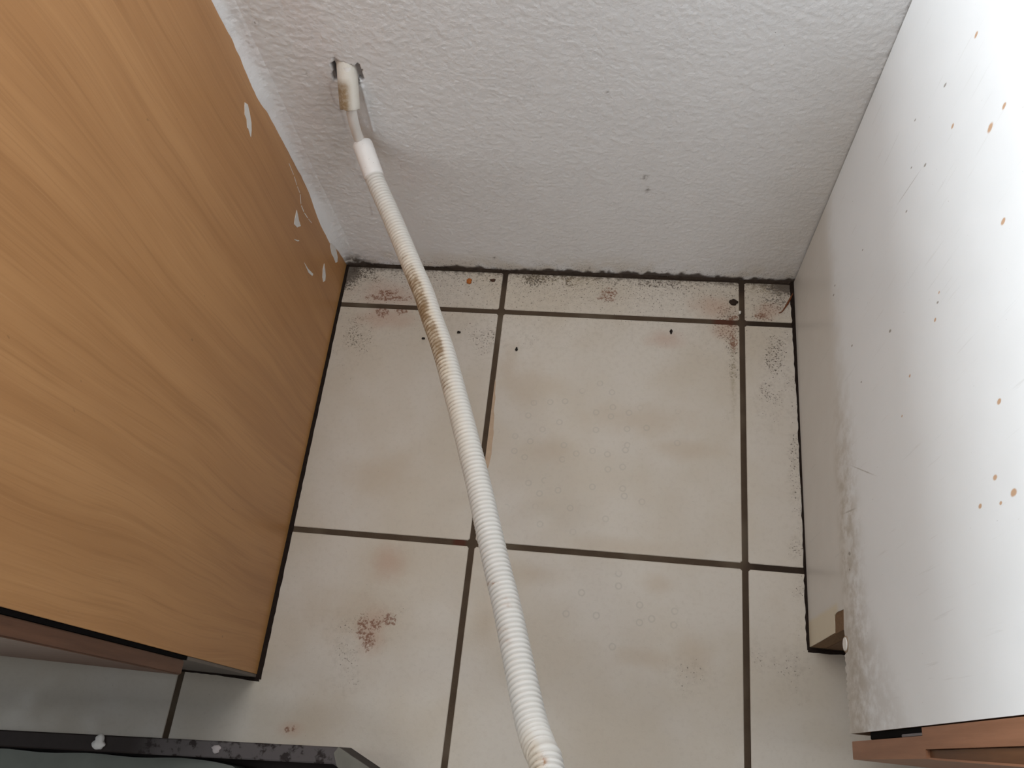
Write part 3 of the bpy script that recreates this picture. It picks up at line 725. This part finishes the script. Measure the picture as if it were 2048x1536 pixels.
con = root('cable_conduit', (0, 0, 0), 'white corrugated cable tube hanging across the gap, streaked with brown dirt', 'conduit')
CP0, CP1 = (-0.1355, 0.0488, 0.2846), (-0.1170, 0.0099, 0.2750)
hollow('coupling', CP0, CP1, 0.01135, 0.0101, COUPLE, con, bev=0.0014, inner=0.02)['label'] = 'smooth white coupling'
tube('cable', [(-0.1315, 0.0700, 0.3780), (-0.1324, 0.0607, 0.3614), (-0.1328, 0.0511, 0.3461), (-0.1335, 0.0462, 0.3345), (-0.1348, 0.0455, 0.3210), (-0.1366, 0.0474, 0.3035), (-0.1366, 0.0480, 0.2905), (-0.1322, 0.0420, 0.2830), (-0.1250, 0.0270, 0.2790)],
     0.0057, CABLE, con, 0.0025, 24)['label'] = 'smooth white cable'
H = [(-0.1246, 0.0254, 0.2785), (-0.1166, 0.0084, 0.2748), (-0.0899, -0.0399, 0.2746), (-0.0716, -0.0743, 0.2768), (-0.0502, -0.1153, 0.2832), (-0.0341, -0.1456, 0.2895), (-0.0196, -0.1776, 0.2959),
     (-0.0014, -0.2163, 0.3039), (0.0199, -0.2689, 0.3155), (0.0375, -0.3136, 0.3279), (0.0556, -0.3605, 0.3415), (0.068, -0.3946, 0.3538), (0.0827, -0.4343, 0.3683), (0.0955, -0.4671, 0.3838),
     (0.1206, -0.5363, 0.4225), (0.1308, -0.5572, 0.4418), (0.1363, -0.5675, 0.4526), (0.158, -0.64, 0.50), (0.20, -0.76, 0.51), (0.25, -0.89, 0.42), (0.29, -0.99, 0.24), (0.31, -1.04, 0.08), (0.33, -1.10, 0.0125), (0.40, -1.25, 0.0118), (0.50, -1.40, 0.0118)]
def build_hose():
    pitch = 0.0043; sub = 7
    path, q = catmull(H, pitch / sub)
    ph = (q / pitch) % 1.0
    prof = np.clip(np.sin(np.pi * ph), 0, 1) ** 0.45
    rad = 0.00885 + 0.0019 * prof
    nseg = 32
    V, F, N = sweep(path, rad, nseg)
    me = np_mesh('corrugated_tube', V, F)
    y = V[:, 1]
    left = sstep(-(N @ np.array([0.88, 0.42, -0.22])), -0.5, 0.65)
    along = np.interp(-y, [-0.02, 0.03, 0.07, 0.11, 0.135, 0.17, 0.21, 0.235, 0.27, 0.31, 0.34, 0.40], [0.03, 0.30, 0.50, 0.60, 0.95, 1.0, 0.95, 0.80, 0.62, 0.48, 0.32, 0.06])
    lm = np.where((-y > 0.10) & (-y < 0.25), np.clip(left * 1.35, 0, 1), left)
    dirt = along * (0.12 + 0.88 * lm)
    dirt = np.maximum(dirt, 0.7 * sstep(-y, 0.535, 0.565) * sstep(left, 0.45, 0.9) * (-y < 0.6))
    groove = np.repeat(1 - prof, nseg)
    rust = np.zeros(len(V))
    for ry, rl, k in [(-0.459, 0.35, 0.8), (-0.4635, 0.4, 0.9), (-0.447, 0.98, 1.0), (-0.482, 0.97, 0.6), (-0.49, 0.97, 0.6)]:
        rust = np.maximum(rust, k * np.exp(-((y - ry) / 0.0016) ** 2) * np.exp(-((left - rl) / 0.3) ** 2) * (0.3 + 0.7 * groove))
    rust = np.maximum(rust, 0.9 * np.exp(-((y + 0.563) / 0.004) ** 2) * np.exp(-((left - 0.55) / 0.2) ** 2))
    add_attr(me, 'dirt', np.clip(dirt, 0, 1)); add_attr(me, 'groove', groove); add_attr(me, 'rust', rust)
    return link('corrugated_tube', me, HOSE, con)
build_hose()

# ------------------------------------------------------------------ low black tray at the front left
ZT = 0.05
tr = root('tray', (-0.4, -0.75, 0), 'shallow dark tray with a worn rim lying in front of the wooden cabinet', 'tray')
def rim_y(x): return -0.5735 + (x + 0.105) * 0.057
out = [(-0.88, rim_y(-0.88)), (-0.1085, rim_y(-0.1085)), (-0.072, -0.5900), (-0.036, -0.612), (-0.020, -0.645), (-0.032, -0.690), (-0.90, -0.702)]
def inset(poly, d):
    n = len(poly); r = []
    for i in range(n):
        a, b, c = Vector(poly[i - 1]), Vector(poly[i]), Vector(poly[(i + 1) % n])
        e1 = (b - a).normalized(); e2 = (c - b).normalized()
        n1 = Vector((e1.y, -e1.x)); n2 = Vector((e2.y, -e2.x)); m = (n1 + n2); m /= max(0.3, m.dot(n1))
        r.append(tuple(b + m * d))
    return r
def ring_mesh(name, rings, mat, parent, closed_bottom=False, faces_from=None):
    bm = bmesh.new(); R = [[bm.verts.new((x, y, z)) for x, y in poly] for poly, z in rings]
    for a, b in zip(R[:-1], R[1:]):
        for i in range(len(a)): bm.faces.new((a[i], a[(i + 1) % len(a)], b[(i + 1) % len(a)], b[i]))
    if closed_bottom: bm.faces.new(R[-1])
    bmesh.ops.recalc_face_normals(bm, faces=list(bm.faces))
    return from_bm(name, bm, mat, parent)
in1 = inset(out, 0.0012); in2 = inset(out, 0.0155); in3 = inset(out, 0.0170)
ring_mesh('tray_body', [(out, 0.0012), (out, ZT - 0.001), (in1, ZT), (in2, ZT), (in3, ZT - 0.001), (in3, 0.006)], TRAY, tr, True)
# lighter flange on the cut corner and right side
fl = [(-0.1085, rim_y(-0.1085), ZT + 0.0006), (-0.072, -0.5900, ZT + 0.0006), (-0.036, -0.612, ZT + 0.0006), (-0.020, -0.645, ZT + 0.0006), (-0.032, -0.689, ZT + 0.0006), (-0.052, -0.689, ZT + 0.0006), (-0.045, -0.66, ZT + 0.0006), (-0.060, -0.628, ZT + 0.0006), (-0.090, -0.606, ZT + 0.0006), (-0.107, -0.592, ZT + 0.0006), (-0.1125, -0.580, ZT + 0.0006)]
o = from_bm('flange', extrude_poly(fl, (0, 0, 0.0012)), FLANGE, tr); o['label'] = 'grey-green corner flange'
def lump(name, loc, r, sc, mat, parent, seed, squash=0.5):
    bm = bmesh.new(); bmesh.ops.create_icosphere(bm, subdivisions=3, radius=r)
    rr = random.Random(seed); ph = [rr.uniform(0, 6) for _ in range(6)]
    for v in bm.verts:
        n_ = v.co.normalized()
        k = 1 + 0.16 * math.sin(n_.x * 3 + ph[0]) + 0.13 * math.sin(n_.y * 4 + ph[1]) + 0.08 * math.sin(n_.x * 7 + n_.y * 5 + ph[2])
        v.co = Vector((v.co.x * k * sc[0], v.co.y * k * sc[1], max(v.co.z * k * sc[2], -r * sc[2] * squash)))
    zmin = min(v.co.z for v in bm.verts)
    for v in bm.verts: v.co += Vector(loc) - Vector((0, 0, zmin))
    return from_bm(name, bm, mat, parent, True)
lump('paint_drop', (-0.3785, -0.5968, ZT - 0.0003), 0.0082, (1.0, 0.85, 0.45), PAINT, tr, 3)['label'] = 'large white paint blob on the rim'
lump('paint_drop', (-0.2440, -0.5895, ZT - 0.0003), 0.0045, (1.35, 0.8, 0.4), plain('pinkish_paint', (0.42, 0.37, 0.36)), tr, 8)['label'] = 'small pinkish paint drop on the rim'
# sheet lying in the tray
def sheet():
    pts = []
    xs = np.linspace(-0.855, -0.215, 36); ys = np.linspace(0, -0.040, 12)
    bm = bmesh.new(); grid = []
    for j, dy in enumerate(ys):
        row = []
        for i, x in enumerate(xs):
            u = i / 35
            xx = x + (0.035 * (1 - math.exp(dy / 0.03)) * u ** 6) - 0.012 * max(0, u - 0.93) / 0.07 * math.exp(dy / 0.012)
            y = rim_y(xx) - 0.0200 + dy - 0.004 * max(0, u - 0.96) / 0.04
            y += 0.0010 * math.sin(x * 60) * math.exp(dy / 0.02)
            z = 0.036 + 0.002 * math.sin(x * 23 + dy * 9) + 0.0015 * math.sin(dy * 40 + x * 11)
            row.append(bm.verts.new((xx, y, z)))
        grid.append(row)
    fs = [bm.faces.new((grid[j][i], grid[j + 1][i], grid[j + 1][i + 1], grid[j][i + 1])) for j in range(11) for i in range(35)]
    bmesh.ops.recalc_face_normals(bm, faces=fs)
    r = bmesh.ops.extrude_face_region(bm, geom=fs)
    for e in r['geom']:
        if isinstance(e, bmesh.types.BMVert): e.co.z -= 0.028
    bmesh.ops.recalc_face_normals(bm, faces=list(bm.faces))
    return from_bm('sheet', bm, RAG, None, False)
tag(sheet(), 'grey-green folded sheet lying inside the dark tray', 'sheet')

# ------------------------------------------------------------------ crumbs and debris
def crumb(name, loc, r, sc, col, label, seed, cat='crumb'):
    o = lump(name, (loc[0], loc[1], 0.0), r, sc, plain(name + '_colour', col, 0.8, 0.2, 0.2, 300), None, seed)
    return tag(o, label, cat)
crumb('crumb', (-0.0515, 0.0467), 0.0034, (1.3, 1.1, 0.6), (0.42, 0.13, 0.03), 'orange crumb on the narrow tile right of the tube', 1)
crumb('crumb', (-0.0178, 0.0500), 0.0026, (1.5, 0.9, 0.6), (0.07, 0.035, 0.022), 'dark brown flat crumb between the orange crumb and the tile joint', 2)
crumb('crumb', (0.0279, -0.0583), 0.0021, (1.0, 1.3, 0.8), (0.02, 0.015, 0.012), 'black crumb near the top left corner of the large middle tile', 3)
crumb('crumb', (0.2356, -0.0194), 0.0026, (0.8, 1.3, 0.8), (0.022, 0.015, 0.012), 'black crumb near the top edge of the large middle tile', 4)
crumb('crumb', (-0.0551, -0.0365), 0.0018, (1.4, 1.0, 0.8), (0.02, 0.015, 0.012), 'tiny black crumb just right of the tube on the left tile', 5)
crumb('crumb', (-0.1039, -0.0488), 0.0016, (1.4, 1.0, 0.8), (0.02, 0.015, 0.012), 'tiny black crumb just left of the tube on the left tile', 6)
crumb('dirt_clump', (0.3190, 0.0310), 0.0050, (1.4, 0.9, 0.5), (0.03, 0.018, 0.012), 'dark dirt clump beside the joint in the far right corner', 7, 'dirt')
crumb('plaster_grain', (0.3268, 0.0155), 0.0021, (1.0, 1.0, 0.8), (0.7, 0.66, 0.6), 'white plaster grain lying in the right joint', 8, 'grain')
path, q = catmull([(0.3975, 0.0478, 0.0025), (0.3940, 0.0400, 0.0012), (0.3885, 0.0290, 0.0010), (0.3825, 0.0195, 0.0009), (0.3785, 0.0175, 0.0009)], 0.0015)
V, F, N = sweep(path, np.interp(q / q[-1], [0, .25, .45, .7, 1], [.0006, .0013, .0014, .0008, .0005]), 8)
tag(link('twig', np_mesh('twig', V, F), plain('red_brown_twig', (0.17, 0.055, 0.022), 0.8, 0.2)), 'thin red-brown twig on the corner tile beside the white cabinet', 'twig')
